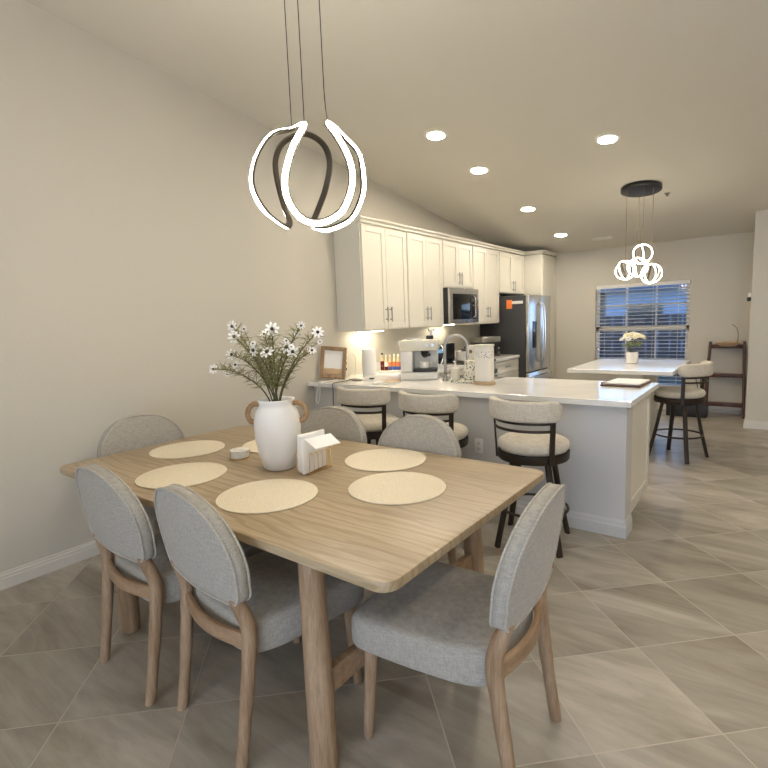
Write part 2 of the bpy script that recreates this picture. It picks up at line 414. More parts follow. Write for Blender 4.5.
def pair(W,a,b,hz): m=W/2; return [(.012,m-.002,a,b,m-.035,hz),(m+.002,W-.012,a,b,m+.035,hz)]
ups=[('white two-door wall cabinet at the left end above the paper towel roll',3.80,4.565,ZU,1.53),
     ('white two-door wall cabinet between the left end cabinet and the microwave',4.567,5.31,ZU,1.53),
     ('short white two-door wall cabinet directly above the microwave',5.312,6.07,1.835,1.95),
     ('white two-door wall cabinet between the microwave and the refrigerator',6.072,6.88,ZU,1.53),
     ('short white two-door wall cabinet directly above the refrigerator',6.882,7.81,1.80,1.91)]
for lab,a,b,z0,hz in ups:
    cabinet('wall_cabinet',lab,a,b,z0,ZT,.33,pair(b-a,z0+.012,ZT-.012,hz),hz,'white wall cabinets')
W=YB-.003-7.812
cabinet('pantry_cabinet','tall white pantry cabinet between the refrigerator and the back wall',7.812,YB-.003,0,ZT,.62,
    [(.012,W-.012,1.32,ZT-.012,.05,1.44),(.012,W-.012,.115,1.31,.05,1.19)],0,toe=.1)
def crown(path,name,lab):
    bm=NB(); prof=[(0,0),(.012,.004),(.012,.02),(.035,.04),(.035,.052),(0,.052)]
    P=[Vector((*p,ZT)) for p in path]; rings=[]
    for i,p in enumerate(P):
        ds=[]
        if i>0: ds.append((P[i]-P[i-1]).normalized())
        if i<len(P)-1: ds.append((P[i+1]-P[i]).normalized())
        ns=[V(d.y,-d.x,0) for d in ds]; n=sum(ns,V(0,0,0)); n=n/ max(n.length**2,1e-6)*len(ns) if len(ns)>1 else n
        if len(ns)>1: n=(ns[0]+ns[1])/(1+ns[0].dot(ns[1]))
        rings.append([p+n*u+V(0,0,z) for u,z in prof])
    ringloft(bm,rings); return struct(name,bm,M['cab'],smooth=False)
crown([(0.002,3.80),(.35,3.80),(.35,7.79),(.64,7.79),(.64,YB-.002)],'trim_1','crown')
# base cabinets and worktops
cabinet('base_cabinet','white base cabinet on the left wall behind the espresso machine',4.36,5.30,0,.874,.61,
   [(.012,.468,.115,.86,.43,.75),(.472,.93,.115,.86,.51,.75)],0,toe=.1)
cabinet('drawer_cabinet','white three-drawer base cabinet between the range and the refrigerator',6.075,6.90,0,.874,.61,[],0,
   drawers=[(.012,.81,.70,.862),(.012,.81,.42,.69),(.012,.81,.115,.41)],toe=.1)
bm=NB()
ol=[(.003,3.34),(2.822,3.34),(2.822,4.32),(.64,4.32),(.64,5.303),(.003,5.303)]
prism(bm,ol,.876,.914,.003)
tag(obj('peninsula_worktop',bm,M['quartz'],smooth=False),'white quartz worktop covering the long peninsula in front of the stools','worktop')
tag(obj('kitchen_worktop',prism(NB(),[(.003,6.073),(.64,6.073),(.64,6.902),(.003,6.902)],.876,.914,.003),M['quartz'],smooth=False),'short white quartz worktop between the range and the refrigerator','worktop')
bm=NB(); box(bm,(.001,4.33,.9145),(.02,5.303,1.015),.002); 
tag(obj('backsplash_strip',bm,M['quartz'],smooth=False),'low white quartz upstand along the left kitchen wall behind the bottles','backsplash')
bm=NB(); box(bm,(.001,6.073,.9145),(.02,6.902,1.015),.002)
tag(obj('backsplash_strip',bm,M['quartz'],smooth=False),'low white quartz upstand behind the toaster oven near the refrigerator','backsplash')
p=thing('kitchen_peninsula','grey-white panelled peninsula base carrying the long worktop','kitchen island',(0,3.42,0))
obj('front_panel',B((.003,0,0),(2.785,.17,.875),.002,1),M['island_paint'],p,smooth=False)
bm=NB(); box(bm,(.64,.172,.1),(2.762,.86,.875)); box(bm,(.64,.172,0),(2.73,.79,.1)); obj('cabinet_body',bm,M['cab'],p,smooth=False)
obj('end_panel',shaker(NB(),0.0,.68,.0,.77,0,.012,.07),M['cab'],p,smooth=False,loc=(2.763,.175,.102),rot=(0,0,R(90)))
bm=NB()
prof=[(0,0),(.014,0),(.014,.075),(.009,.085),(.009,.10),(.004,.115),(0,.115)]
rings=[[V(.003,0,0)+V(0,-u,z) for u,z in prof],[V(2.785,0,0)+V(u,-u,z) for u,z in prof],[V(2.785,.17,0)+V(u,0,z) for u,z in prof]]
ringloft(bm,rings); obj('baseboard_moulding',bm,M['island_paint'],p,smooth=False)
for (x,z,lab) in ((1.75,.49,'white electrical outlet low on the peninsula panel between the stools'),):
    t=thing('electrical_outlet',lab,'outlet',(x,3.419,z))
    obj('cover_plate',B((-.035,-.006,-.057),(.035,0,.057),.003),M['white'],t)
    for s in (-1,1): obj('socket',B((-.015,-.009,s*.022-.013),(.015,-.005,s*.022+.013),.004),M['trim'],t)
# ------------------------------------------------------------------ second island
p=thing('kitchen_island','cream panelled base of the far island under the window','kitchen island',(1.9,5.42,0))
bm=NB(); box(bm,(0,0,.0),(.59,.93,.875),.002); obj('cabinet_body',bm,M['cab'],p,smooth=False)
obj('side_panel',shaker(NB(),.0,.89,.0,.74,0,.012,.07),M['cab'],p,smooth=False,loc=(.59,.02,.12),rot=(0,0,R(90)))
tag(obj('far_island_worktop',prism(NB(),roundrect(1.86,5.15,2.80,6.42,.01,3),.876,.914,.003),M['quartz'],smooth=False),'white quartz worktop of the far island in front of the window','worktop')
# ------------------------------------------------------------------ appliances
t=thing('microwave','stainless steel over-the-range microwave with black glass door','microwave',(.40,5.314,1.40),R(90))
obj('microwave_body',B((0,0,0),(.753,.397,.43),.004),M['black'],t)
obj('door_frame',B((.003,-.03,.004),(.750,-.001,.426),.006),M['steel'],t)
obj('door_glass',B((.075,-.033,.05),(.70,-.029,.36),.002),M['glassblack'],t)
obj('handle',tube(NB(),[(.60,-.031,.07),(.60,-.06,.09),(.60,-.06,.32),(.60,-.031,.34)],.009,8),M['steel'],t)
obj('control_strip',B((.64,-.0335,.06),(.695,-.033,.34)),M['black'],t,smooth=False)
# refrigerator
t=thing('refrigerator','tall stainless french-door refrigerator with a dark charcoal side','refrigerator',(.72,6.91,0),R(90))
obj('fridge_body',B((0,0,.02),(.89,.70,1.75),.006),M['fridgeside'],t)
for a,b in ((.003,.443),(.447,.887)):
    dr=obj('door',B((a,-.055,.66),(b,-.001,1.755),.014,3),M['steel'],t)
    hx=.40 if a<.1 else .49
    obj('handle',tube(NB(),spline([(hx,-.05,.78),(hx,-.10,.84),(hx,-.115,1.2),(hx,-.10,1.58),(hx,-.05,1.64)],6),.011,8),M['steel'],dr)
obj('freezer_drawer',B((.003,-.055,.05),(.887,-.001,.65),.014,3),M['steel'],t)
obj('handle',tube(NB(),[(.1,-.05,.58),(.1,-.10,.58),(.79,-.10,.58),(.79,-.05,.58)],.011,8),M['steel'],t)
obj('water_dispenser',B((.14,-.060,1.0),(.30,-.054,1.38),.003),M['glassblack'],t)
sk=thing('magnetic_clip','orange tag magnet with a white strip on the refrigerator side','magnet',(.49,6.909,1.64))
obj('tag',B((-.045,-.008,-.07),(.04,0,.055),.004),M['orange'],sk)
obj('strip',B((.035,-.006,-.005),(.20,0,.035),.003),M['white'],sk)
# range
t=thing('kitchen_range','stainless range with black backguard and black cooktop under the microwave','stove',(.66,5.31,0),R(90))
obj('range_body',B((.003,0,.02),(.755,.655,.90),.003),M['steel'],t)
obj('cooktop',B((.001,-.01,.901),(.757,.655,.918),.003),M['glassblack'],t)
obj('backguard',B((.003,.60,.919),(.755,.655,1.13),.006),M['black'],t)
obj('display',B((.30,.597,1.02),(.46,.599,1.07)),M['screen'],t,smooth=False)
obj('oven_door',B((.006,-.03,.2),(.752,-.001,.80),.006),M['glassblack'],t)
obj('handle',tube(NB(),[(.06,-.03,.74),(.06,-.07,.74),(.70,-.07,.74),(.70,-.03,.74)],.01,8),M['steel'],t)
for x in (.1,.2,.55,.65): obj('knob',lathe(NB(),[(.02,0),(.018,.02)],(0,0,0),16),M['steel'],t,loc=(x,-.0,.85),rot=(R(90),0,0))
# pot on range
t=thing('cooking_pot','dark patterned pot with a knobbed lid on the range','pot',(.42,5.70,.918))
obj('pot_body',lathe(NB(),[(.10,0),(.125,.02),(.13,.13),(.135,.135)],n=28),M['towelpattern'],t)
obj('lid',lathe(NB(),[(.13,.137),(.10,.155),(.03,.165)],n=28),M['black'],t)
obj('lid_knob',lathe(NB(),[(.01,.16),(.018,.18),(.012,.19)],n=14),M['black'],t)
# toaster oven / steel pot stack at back counter
t=thing('toaster_oven','black countertop oven with a shiny steel top beside the refrigerator','oven',(.30,6.50,.914),R(60))
obj('oven_body',B((-.15,-.15,.012),(.15,.15,.20),.01),M['black'],t)
obj('steel_top',B((-.155,-.155,.201),(.155,.155,.285),.012),M['steel'],t)
obj('oven_window',B((-.12,-.153,.04),(.07,-.149,.17),.003),M['glassblack'],t)
for z in (.06,.12): obj('knob',lathe(NB(),[(.017,0),(.015,.018)],n=14),M['steel'],t,loc=(.11,-.15,z),rot=(R(90),0,0))
# under-cabinet lights
def ucl(y,x,z,lab):
    t=thing('cabinet_light',lab,'lamp',(x,y,z)); obj('housing',B((-.03,-.20,-.012),(.03,.20,0),.002),M['white'],t)
    obj('diffuser',B((-.022,-.19,-.016),(.022,.19,-.0121)),M['ucl'],t,smooth=False)
ucl(4.18,.12,ZU-.001,'lit under-cabinet light strip above the paper towel roll')
ucl(5.69,.14,1.399,'lit task light strip under the microwave')
# ------------------------------------------------------------------ recessed lights
def downlight(x,y,lab):
    a=math.atan(SL); t=thing('recessed_light',lab,'ceiling light',(x,y,zc(y)),0,'recessed ceiling lights'); t.rotation_euler=(-a,0,0)
    obj('trim_ring',lathe(NB(),[(.072,-.001),(.074,-.007),(.092,-.005),(.094,-.001)],n=32,capa=False,capb=False),M['white'],t)
    obj('lens',lathe(NB(),[(.071,-.0045),(.071,-.0015)],n=32),M['down'],t)
for x,y,lab in ((1.125,3.93,'nearest recessed ceiling light of the left row, nearest the hanging ribbon chandelier'),
  (1.10,4.78,'second recessed ceiling light of the left row counted from the ribbon chandelier'),
  (1.075,6.12,'third recessed ceiling light of the left row, above the microwave side'),
  (1.05,7.40,'farthest recessed ceiling light, next to the pantry top'),
  (2.31,4.756,'recessed ceiling light set apart to the right, above the peninsula end'),
  (4.3,4.76,'added unseen ceiling light brightening the open floor to the right of the frame'),  # unseen lamps on the right side, added to brighten the floor

  (4.5,1.6,'added unseen ceiling light brightening the open floor beside the dining table'),
  (5.4,3.3,'added unseen ceiling light brightening the open floor near the right wall'),
  (2.0,-1.7,'added unseen ceiling fill light behind the viewer on the left'),  # lamps behind the viewer are added as fill for the chair backs
  (4.6,-1.7,'added unseen ceiling fill light behind the viewer on the right')): downlight(x,y,lab)
tag(obj('ceiling_vent',B((-.13,-.06,-.012),(.13,.06,-.001),.003),M['white'],loc=(1.50,7.85,zc(7.85)),rot=(-math.atan(SL),0,0)),'small white ceiling vent near the back wall','vent')
tag(obj('sprinkler_head',lathe(NB(),[(.03,-.001),(.028,-.008),(.012,-.012),(.012,-.03),(.02,-.034)],n=16),M['nickel'],loc=(2.53,6.36,zc(6.36))),'tiny round sprinkler head on the ceiling beside the black pendant canopy','sprinkler')
# ------------------------------------------------------------------ dining table
TX0,TX1,TY0,TY1=.500,2.705,1.00,2.21
t=thing('dining_table','light oak rectangular dining table with rounded corners and round legs','table',(1.62,1.605,0))
obj('table_top',prism(NB(),roundrect(TX0-1.62,TY0-1.605,TX1-1.62,TY1-1.605,.055),.728,.76,.004),M['tabletop'],t,auto=30)
LX=(1.04,2.365); LY=(1.055,2.155)
for x in LX:
    for y in LY:
        sx=-1 if x<1.6 else 1; sy=-1 if y<1.6 else 1
        bx,by=x-1.62,y-1.605
        tx,ty=bx-sx*.025,by-sy*.012
        bm=NB(); tube(bm,[(bx,by,0),(bx,by,.004),(bx+(tx-bx)*.3,by+(ty-by)*.3,.25),(bx+(tx-bx)*.7,by+(ty-by)*.7,.5),(tx,ty,.727)],[.040,.046,.047,.044,.041],20)
        obj('leg',bm,M['oak'],t)
for x in LX:
    sx=-1 if x<1.6 else 1
    obj('stretcher',B((x-1.62-sx*.01-.016,LY[0]-1.605+.035,.225),(x-1.62-sx*.01+.016,LY[1]-1.605-.035,.315),.006),M['oakx'],t)
    obj('top_rail',B((x-1.62-sx*.02-.02,LY[0]-1.605+.035,.68),(x-1.62-sx*.02+.02,LY[1]-1.605-.035,.727),.004),M['oakx'],t)
obj('centre_beam',B((LX[0]-1.62+.03,-.03,.66),(LX[1]-1.62-.03,.03,.70),.004),M['oakx'],t)
# ------------------------------------------------------------------ dining chairs
def pad_point(u,v,side):
    # u: half-width coordinate, v: height ; returns centre surface point
    y=-.255-(v-.50)*.16+.32*u*u
    return y
def arch_outline():
    o=[]; N=40; w=.268; zs=.70; zt_=.935; zb=.578; rc=.055
    for k in range(N+1):
        a=PI*k/N; c,q=cos(a),sin(a); o.append((w*math.copysign(abs(c)**(2/2.2),c),zs+(zt_-zs)*abs(q)**(2/2.2)))
    wb=.257
    for k in range(1,4): o.append((-w+(w-wb)*k/4,zs+(zb+rc-zs)*k/4))
    for k in range(9):
        a=PI+PI/2*k/8; o.append((-wb+rc+rc*cos(a),zb+rc+rc*sin(a)))
    for k in range(1,12): o.append((-wb+rc+(2*wb-2*rc)*k/12,zb-.006*sin(PI*k/12)))
    for k in range(9):
        a=1.5*PI+PI/2*k/8; o.append((wb-rc+rc*cos(a),zb+rc+rc*sin(a)))
    for k in range(1,4): o.append((wb+(w-wb)*k/4,zb+rc+(zs-zb-rc)*k/4))
    return o
def chair_back():
    bm=NB(); th=.026; O=arch_outline()
    def ring(f,side,h):
        out=[]
        for (a,b) in O:
            u=a*f; v=.72+(b-.72)*f; out.append((u,pad_point(u,v,side)+side*h,v))
        return out
    rs=[]
    fs=[.06,.3,.55,.75,.9,.965,1.0]; hs=[1,1,.97,.93,.88,.82,.66]
    for f,h in zip(fs,hs): rs.append(ring(f,1,th*h))
    for f,h in list(zip(fs,hs))[::-1]: rs.append(ring(f,-1,th*h))
    ringloft(bm,rs); return bm,O,th
def make_chair(label):
    t=thing('dining_chair',label,'chair',(0,0,0),0)
    bm,O,th=chair_back(); bk=obj('backrest',bm,M['chairfab'],t,auto=0)
    pb=NB()
    for side in (1,-1):
        path=[(a*.992,pad_point(a,b,side)+side*th*.86,.72+(b-.72)*.992) for a,b in O]
        tube(pb,path,.0045,6,closed=True)
    obj('piping',pb,M['piping'],bk,auto=0)
    bm=NB(); lv=[(.362,.965,0),(.366,.985,0),(.375,1.0,0),(.41,1.005,0),(.45,1.0,0),(.466,.985,0),(.476,.955,0),(.482,.90,0),(.487,.7,0),(.491,.4,0),(.492,.05,0)]
    rs=[]
    for z,s,_ in lv:
        r=[]
        for x,y in superell(.25,.26,8,72):
            w=1+.03*(y/.245)
            r.append((x*s*w*(1 if y>-.1 else 1-.12*((-y-.1)/.16)),.04+y*s-(.012*(1-(x/.25)**2) if y<-.2 else 0),z+(-.006*(y/.245) if z>.45 else 0)))
        rs.append(r)
    ringloft(bm,rs); obj('seat',bm,M['chairfab'],t,auto=0)
    obj('seat_frame',B((-.17,-.10,.340),(.17,.20,.363),.006),M['black'],t)
    for s in (-1,1):
        obj('leg',tube(NB(),[(s*.205,.255,0),(s*.205,.252,.004),(s*.203,.235,.2),(s*.20,.225,.366)],[.015,.0185,.021,.0235],14),M['oak'],t)
        obj('leg',tube(NB(),spline([(s*.212,-.295,0),(s*.213,-.29,.006),(s*.217,-.262,.18),(s*.221,-.238,.36),(s*.222,-.228,.47),(s*.216,-.245,.545),(s*.210,-.266,.60)],4),
            [.017]+[.0195]*4+[.021]*4+[.0235]*4+[.026]*4+[.0255]*4+[.023]*3+[.018],14),M['oak'],t)
    pth=[(-.205+.41*k/16,-.232-.036*sin(PI*k/16),.432) for k in range(17)]
    obj('back_rail',sweep(NB(),pth,[(b,a) for a,b in rr(.024,.055,.35)],(0,0,1)),M['oakx'],t)
    return t
chairs=[((1.40,1.155,0),R(-2),'grey dining chair with its back to the viewer, nearest the left wall'),
 ((1.975,1.185,0),R(-6),'grey dining chair with its back to the viewer, beside the near table leg'),
 ((2.65,1.45,0),R(94),'grey upholstered dining chair at the right end of the table, nearest the viewer'),
 ((.66,1.53,0),R(-90),'dining chair at the far left end of the table by the left wall'),
 ((1.325,1.985,0),R(183),'dining chair on the far side of the table just behind the vase and napkins'),
 ((1.955,1.985,0),R(178),'dining chair on the far side of the table nearest the middle bar stool')]
c0=make_chair(chairs[0][2]); c0.location=chairs[0][0]; c0.rotation_euler=(0,0,chairs[0][1]); c0['group']='dining chairs round the table'
for l,r_,lab in chairs[1:]: dup(c0,l,r_,lab)
# ------------------------------------------------------------------ bar stools (front = +y)
def arcpath(r,a0,a1,z,n=18,cy=0): return [(r*cos(a0+(a1-a0)*k/n),cy+r*sin(a0+(a1-a0)*k/n),z) for k in range(n+1)]
def outw(i,p): return V(p.x,p.y,0)
def make_stool(label,loc,rz,base=None):
    t=thing('bar_stool',label,'stool',loc,rz,'swivel bar stools')
    bm=NB(); prof=[(.17,.615),(.205,.618),(.218,.635),(.222,.655),(.215,.677),(.195,.690),(.14,.697),(.05,.700),(.005,.7005)]
    lathe(bm,prof,n=44); obj('seat',bm,M['stoolfab'],t,auto=0)
    obj('seat_ring',lathe(NB(),[(.18,.560),(.216,.562),(.222,.570),(.222,.614),(.205,.614)],n=44),M['darkmetal'],t)
    obj('swivel_plate',lathe(NB(),[(.10,.535),(.10,.559)],n=24),M['darkmetal'],t)
    a0=R(270-68); a1=R(270+68)
    pr=[(u,b) for u,b in rr(.052,.125,.30)]
    path=[]
    for k in range(25):
        a=a0+(a1-a0)*k/24; path.append((.252*cos(a),.252*sin(a)+.005,.895))
    bm=NB(); P=[Vector(p) for p in path]; fr=frames(P,False,outw); rings=[]
    for i,(p,(tt,u,b)) in enumerate(zip(P,fr)):
        e=min(i,len(P)-1-i); s=[.55,.9,.98][e] if e<3 else 1
        rings.append([p+u*x*s+b*z*(s if e<2 else 1) for x,z in pr])
    ringloft(bm,rings); obj('backrest',bm,M['stoolfab'],t,auto=60)
    for z in (.822,.775): obj('back_bar',sweep(NB(),arcpath(.238,R(270-62),R(270+62),z,20),rr(.012,.018,.3),outw),M['darkmetal'],t)
    for s in (-1,1):
        a=R(270+s*58); x,y=cos(a),sin(a)
        obj('back_post',sweep(NB(),[(x*.228,y*.228,.562),(x*.232,y*.232,.66),(x*.238,y*.238,.76),(x*.242,y*.242,.838)],rr(.012,.034,.3),lambda i,p:V(p.x,p.y,0)),M['darkmetal'],t)
    bz=(base or 0)
    for k in range(4):
        a=R(45+90*k)+bz; x,y=cos(a),sin(a)
        obj('leg',sweep(NB(),[(x*.27,y*.27,0),(x*.205,y*.205,.28),(x*.150,y*.150,.559)],rr(.026,.038,.3),lambda i,p:V(p.x,p.y,0)),M['darkmetal'],t)
    obj('footrest_ring',loopring(.215,.235),M['darkmetal'],t)
    return t
def loopring(r,z):
    return tube(NB(),[(r*cos(2*PI*k/40),r*sin(2*PI*k/40),z) for k in range(40)],.009,8,closed=True)
make_stool('rightmost bar stool at the peninsula, cream seat on dark metal frame',(2.305,3.08,0),R(-9),R(20))
make_stool('middle bar stool of the three at the peninsula',(1.59,3.08,0),R(-3),R(10))
make_stool('leftmost bar stool at the peninsula, nearest the left wall',(.955,3.12,0),R(3),R(5))
make_stool('bar stool at the far island with its back turned to the right',(2.79,5.70,0),R(72),R(-92))
# ------------------------------------------------------------------ placemats
TZ=.76
mats=[(1.255,1.275,'round woven placemat on the near side of the table, at the left chair'),
 (1.85,1.305,'round woven placemat nearest the viewer, right of the napkin holder'),
 (1.95,1.985,'round woven placemat on the far side of the table near the right end'),
 (2.255,1.665,'round woven placemat at the right end of the table'),
 (.805,1.58,'round woven placemat at the left end of the table by the wall'),
 (1.19,1.93,'round woven placemat mostly hidden behind the white vase')]
m0=None
for x,y,lab in mats:
    if not m0:
        m0=obj('placemat',lathe(NB(),[(.205,0),(.208,.002),(.206,.005),(.19,.0055),(.1,.005),(.004,.005)],n=64),M['woven'],loc=(x,y,TZ+.0005)); o=m0
    else:
        o=m0.copy(); COL.objects.link(o); o.location=(x,y,TZ+.0005)
    tag(o,lab,'placemat','round woven placemats')
# ------------------------------------------------------------------ vase
VX,VY=1.572,1.615
va=thing('vase','white ceramic two-handled vase holding daisies on the dining table','vase',(VX,VY,TZ))
prof=[(.074,0),(.084,.006),(.103,.07),(.117,.15),(.122,.20),(.121,.24),(.112,.28),(.096,.305),(.087,.318),(.089,.33),(.096,.338),(.096,.345),(.088,.345),(.080,.335),(.078,.31),(.10,.28),(.12,.24),(.12,.15),(.08,.03),(.02,.02)]
obj('vase_body',lathe(NB(),[(r*.93,z) for r,z in prof],n=48),M['ceramic'],va,auto=0)
vr=V(cos(R(-37)),sin(R(-37)),0)   # handles lie across the line of sight
va.rotation_euler=(0,0,R(37.6))
for s in (-1,1):
    obj('handle',tube(NB(),spline([(s*.082,0,.322),(s*.112,0,.322),(s*.138,0,.298),(s*.143,0,.262),(s*.128,0,.236),(s*.108,0,.235)],5),[.013]*26,10),M['rope'],va)
# flowers
def flower_head(bm_p,bm_c,c,d,r):
    d=d.normalized(); u=d.orthogonal().normalized(); b=d.cross(u); n=8; a0=random.random()*PI
    for k in range(n):
        a=a0+2*PI*k/n; e=(u*cos(a)+b*sin(a)); s=d.cross(e)
        q=[c+e*.12*r,c+e*.55*r+s*.20*r+d*.10*r,c+e*.95*r+s*.15*r+d*.05*r,c+e*1.05*r+d*.02*r,c+e*.95*r-s*.15*r+d*.05*r,c+e*.55*r-s*.20*r+d*.10*r]
        t=[p-d*.0006 for p in q]
        v=[bm_p.verts.new(p) for p in q]; w_=[bm_p.verts.new(p) for p in t]
        bm_p.faces.new(v); bm_p.faces.new(w_[::-1])
        for i in range(6): bm_p.faces.new((v[i],w_[i],w_[(i+1)%6],v[(i+1)%6]))
    t=bmesh.new(); bmesh.ops.create_icosphere(t,subdivisions=2,radius=r*.27)
    for v in t.verts: v.co=v.co+c+d*.1*r
    merge(bm_c,t)
mouth=V(VX,VY,TZ+.325)
stems=[ # label, list of heads (x, z, depth, r)
 ('daisy stem leaning far left with the two lowest outlying blooms',[(1.079,1.244,.0,.026),(1.171,1.215,.02,.014)]),
 ('daisy stem with the highest bloom at the upper left of the bouquet',[(1.276,1.465,.0,.030),(1.334,1.450,.03,.018)]),
 ('daisy stem with a large bloom just under the highest left one',[(1.315,1.413,-.02,.032)]),
 ('daisy stem with blooms stacked down the left side of the bouquet',[(1.279,1.324,-.02,.028),(1.280,1.268,.0,.025)]),
 ('daisy stem with small buds left of the bouquet centre',[(1.334,1.346,.03,.016),(1.376,1.293,.03,.014),(1.414,1.375,.02,.018)]),
 ('daisy stem with one large bloom left of centre',[(1.483,1.346,-.03,.034)]),
 ('daisy stem with a dark half-open bloom high above the vase mouth',[(1.535,1.422,.0,.020)]),
 ('tallest daisy stem in the middle with a big white bloom',[(1.625,1.446,-.02,.034),(1.68,1.387,.02,.016)]),
 ('daisy stem with a large bloom low in the centre',[(1.602,1.337,-.04,.036)]),
 ('daisy stem with a bloom right of centre',[(1.727,1.358,-.02,.032)]),
 ('daisy stem with a bloom lower right of centre',[(1.781,1.338,-.03,.030)]),
 ('daisy stem with the top right bloom and two buds below it',[(1.796,1.457,.02,.020),(1.759,1.42,.02,.014)]),
 ('daisy stem leaning far right with a bloom and a side bud',[(1.933,1.424,.0,.028),(1.935,1.38,.01,.014)]),
 ('daisy stem leaning right in front of the wooden frame',[(1.919,1.343,-.03,.022)])]
viewd=V(.55,-.8,.15)
for k,(lab,heads) in enumerate(stems):
    h0=heads[0]; top=V(VX+(h0[0]-1.595)*.82,VY+h0[2]-(h0[0]-1.595)*(-.10),h0[1])
    # spread the bouquet in the round: shift along the line of sight direction too
    ang=2*PI*k/len(stems); base=V(VX+.035*cos(ang),VY+.035*sin(ang),TZ+.06)
    mth=V(VX+.055*max(-1,min(1,(top.x-VX)/.3)),VY+.03*sin(ang),TZ+.345)
    mid=mth.lerp(top,.5)+V(0,0,.05)
    path=spline([base,mth,mid,top],7)
    st=obj('daisy_stem',tube(NB(),path,[.0034]*(len(path)-6)+[.0022]*6,6),M['green'])
    tag(st,lab,'flower','daisies in the white vase')
    lb=NB(); mm=path[-8:]
    for q in path[9:-2]:
        for _ in range(8):
            d=V(random.uniform(-1,1),random.uniform(-1,1),random.uniform(-.2,1)).normalized(); L=random.uniform(.025,.065)
            tube(lb,[q,q+d*L*.5+V(0,0,.004),q+d*L],[.0014,.0017,.0005],3)
            if random.random()<.5:
                d2=(d+V(random.uniform(-.7,.7),random.uniform(-.7,.7),random.uniform(-.2,.7))).normalized(); tube(lb,[q+d*L*.5,q+d*L*.5+d2*L*.5],[.001,.0004],3)
    obj('leaves',lb,M['leaf'],st)
    for i,(hx,hz,hd,r) in enumerate(heads):
        c=V(VX+(hx-1.595)*.82,VY+hd+(hx-1.595)*.10,hz)
        if i==0: c=top
        else:
            j=path[-9 if len(path)>9 else 0]; tb=NB(); tube(tb,[j,j.lerp(c,.5)+V(0,0,.01),c],.0016,5); obj('branch',tb,M['green'],st)
        bp,bc=NB(),NB(); flower_head(bp,bc,c,(viewd+V(random.uniform(-.6,.6),random.uniform(-.4,.4),random.uniform(-.2,.6))),r)
        fl=obj('flower_head',bp,M['petal'],st,smooth=False); obj('flower_centre',bc,M['seed'],fl)
# ------------------------------------------------------------------ coasters
t=thing('coaster_holder','gold ring holder with round coasters beside the vase','coaster holder',(1.235,1.625,TZ))
obj('base_ring',tube(NB(),[(.057*cos(2*PI*k/32),.057*sin(2*PI*k/32),.0025) for k in range(32)],.0022,6,closed=True),M['gold'],t)
for k in range(3):
    a=2*PI*k/3+.5; obj('wire',tube(NB(),[(.057*cos(a),.057*sin(a),.002),(.057*cos(a),.057*sin(a),.048)],.002,6),M['gold'],t)
for k in range(4):
    o=obj('coaster',lathe(NB(),[(.051,0),(.053,.002),(.053,.008),(.051,.0095)],n=36),M['mosaic'],loc=(1.235,1.625,TZ+.0055+k*.0101))
    tag(o,['bottom coaster in the gold ring holder','second coaster from the bottom in the gold ring holder','third coaster from the bottom in the gold ring holder','top coaster in the gold ring holder'][k],'coaster','round coasters in the gold holder')
# ------------------------------------------------------------------ napkin holder
hz=math.atan2(.187,-.009)-PI/2
t=thing('napkin_holder','gold wire napkin holder standing beside the white vase','napkin holder',(1.755,1.675,TZ),R(3))
fr_=NB()
for k in range(6):
    y=-.075+.03*k
    tube(fr_,spline([(.036,y,.004),(.038,y,.04),(.038,y,.085 if k%2 else .095),(.038,y+.012,.10),(.038,y+.024,.09)],3),.0018,6)
obj('wire_side',fr_,M['gold'],t)
fr_=NB()
for k in range(6):
    y=-.075+.03*k
    tube(fr_,spline([(-.036,y,.004),(-.042,y,.04),(-.042,y,.085 if k%2 else .095),(-.042,y+.012,.10),(-.042,y+.024,.09)],3),.0018,6)
obj('wire_side',fr_,M['gold'],t)
bb=NB()
for k in range(6):
    y=-.075+.03*k; tube(bb,[(-.040,y,.004),(.038,y,.004)],.0022,6)
for s in (-1,1): tube(bb,[(s*.038,-.08,.004),(s*.038,.08,.004)],.0028,6)
obj('wire_base',bb,M['gold'],t)
for k in range(5):
    x=1.748-.024+k*.0122
    bm=NB(); box(bm,(-.0058,-.082,0),(.0058,.082,.172+.002*k),.0025)
    o=obj('napkin',bm,M['paper'],loc=(x,1.675-.004*k,TZ+.0075),rot=(R((k-2)*1.2),0,R(3)))
    tag(o,['folded white napkin at the vase side of the holder','second folded white napkin from the vase side of the holder','folded white napkin in the middle of the holder','fourth folded white napkin from the vase side of the holder','folded white napkin at the right side of the holder'][k],'napkin','white paper napkins in the holder')
bm=NB(); top=[(.026,.150),(.034,.166),(.048,.160),(.08,.142),(.105,.130)]
rings=[]
for x,z in top: rings.append([(x,-.085+.012*(x/.1),z+.002),(x,.078,z+.002),(x,.078,z-.001),(x,-.085+.012*(x/.1),z-.001)])
ringloft(bm,rings); o=obj('napkin',bm,M['paper'],loc=(1.757,1.675,TZ+.002),rot=(0,0,R(-6)))
tag(o,'loose white napkin draped over the top of the napkin holder','napkin','white paper napkins in the holder')
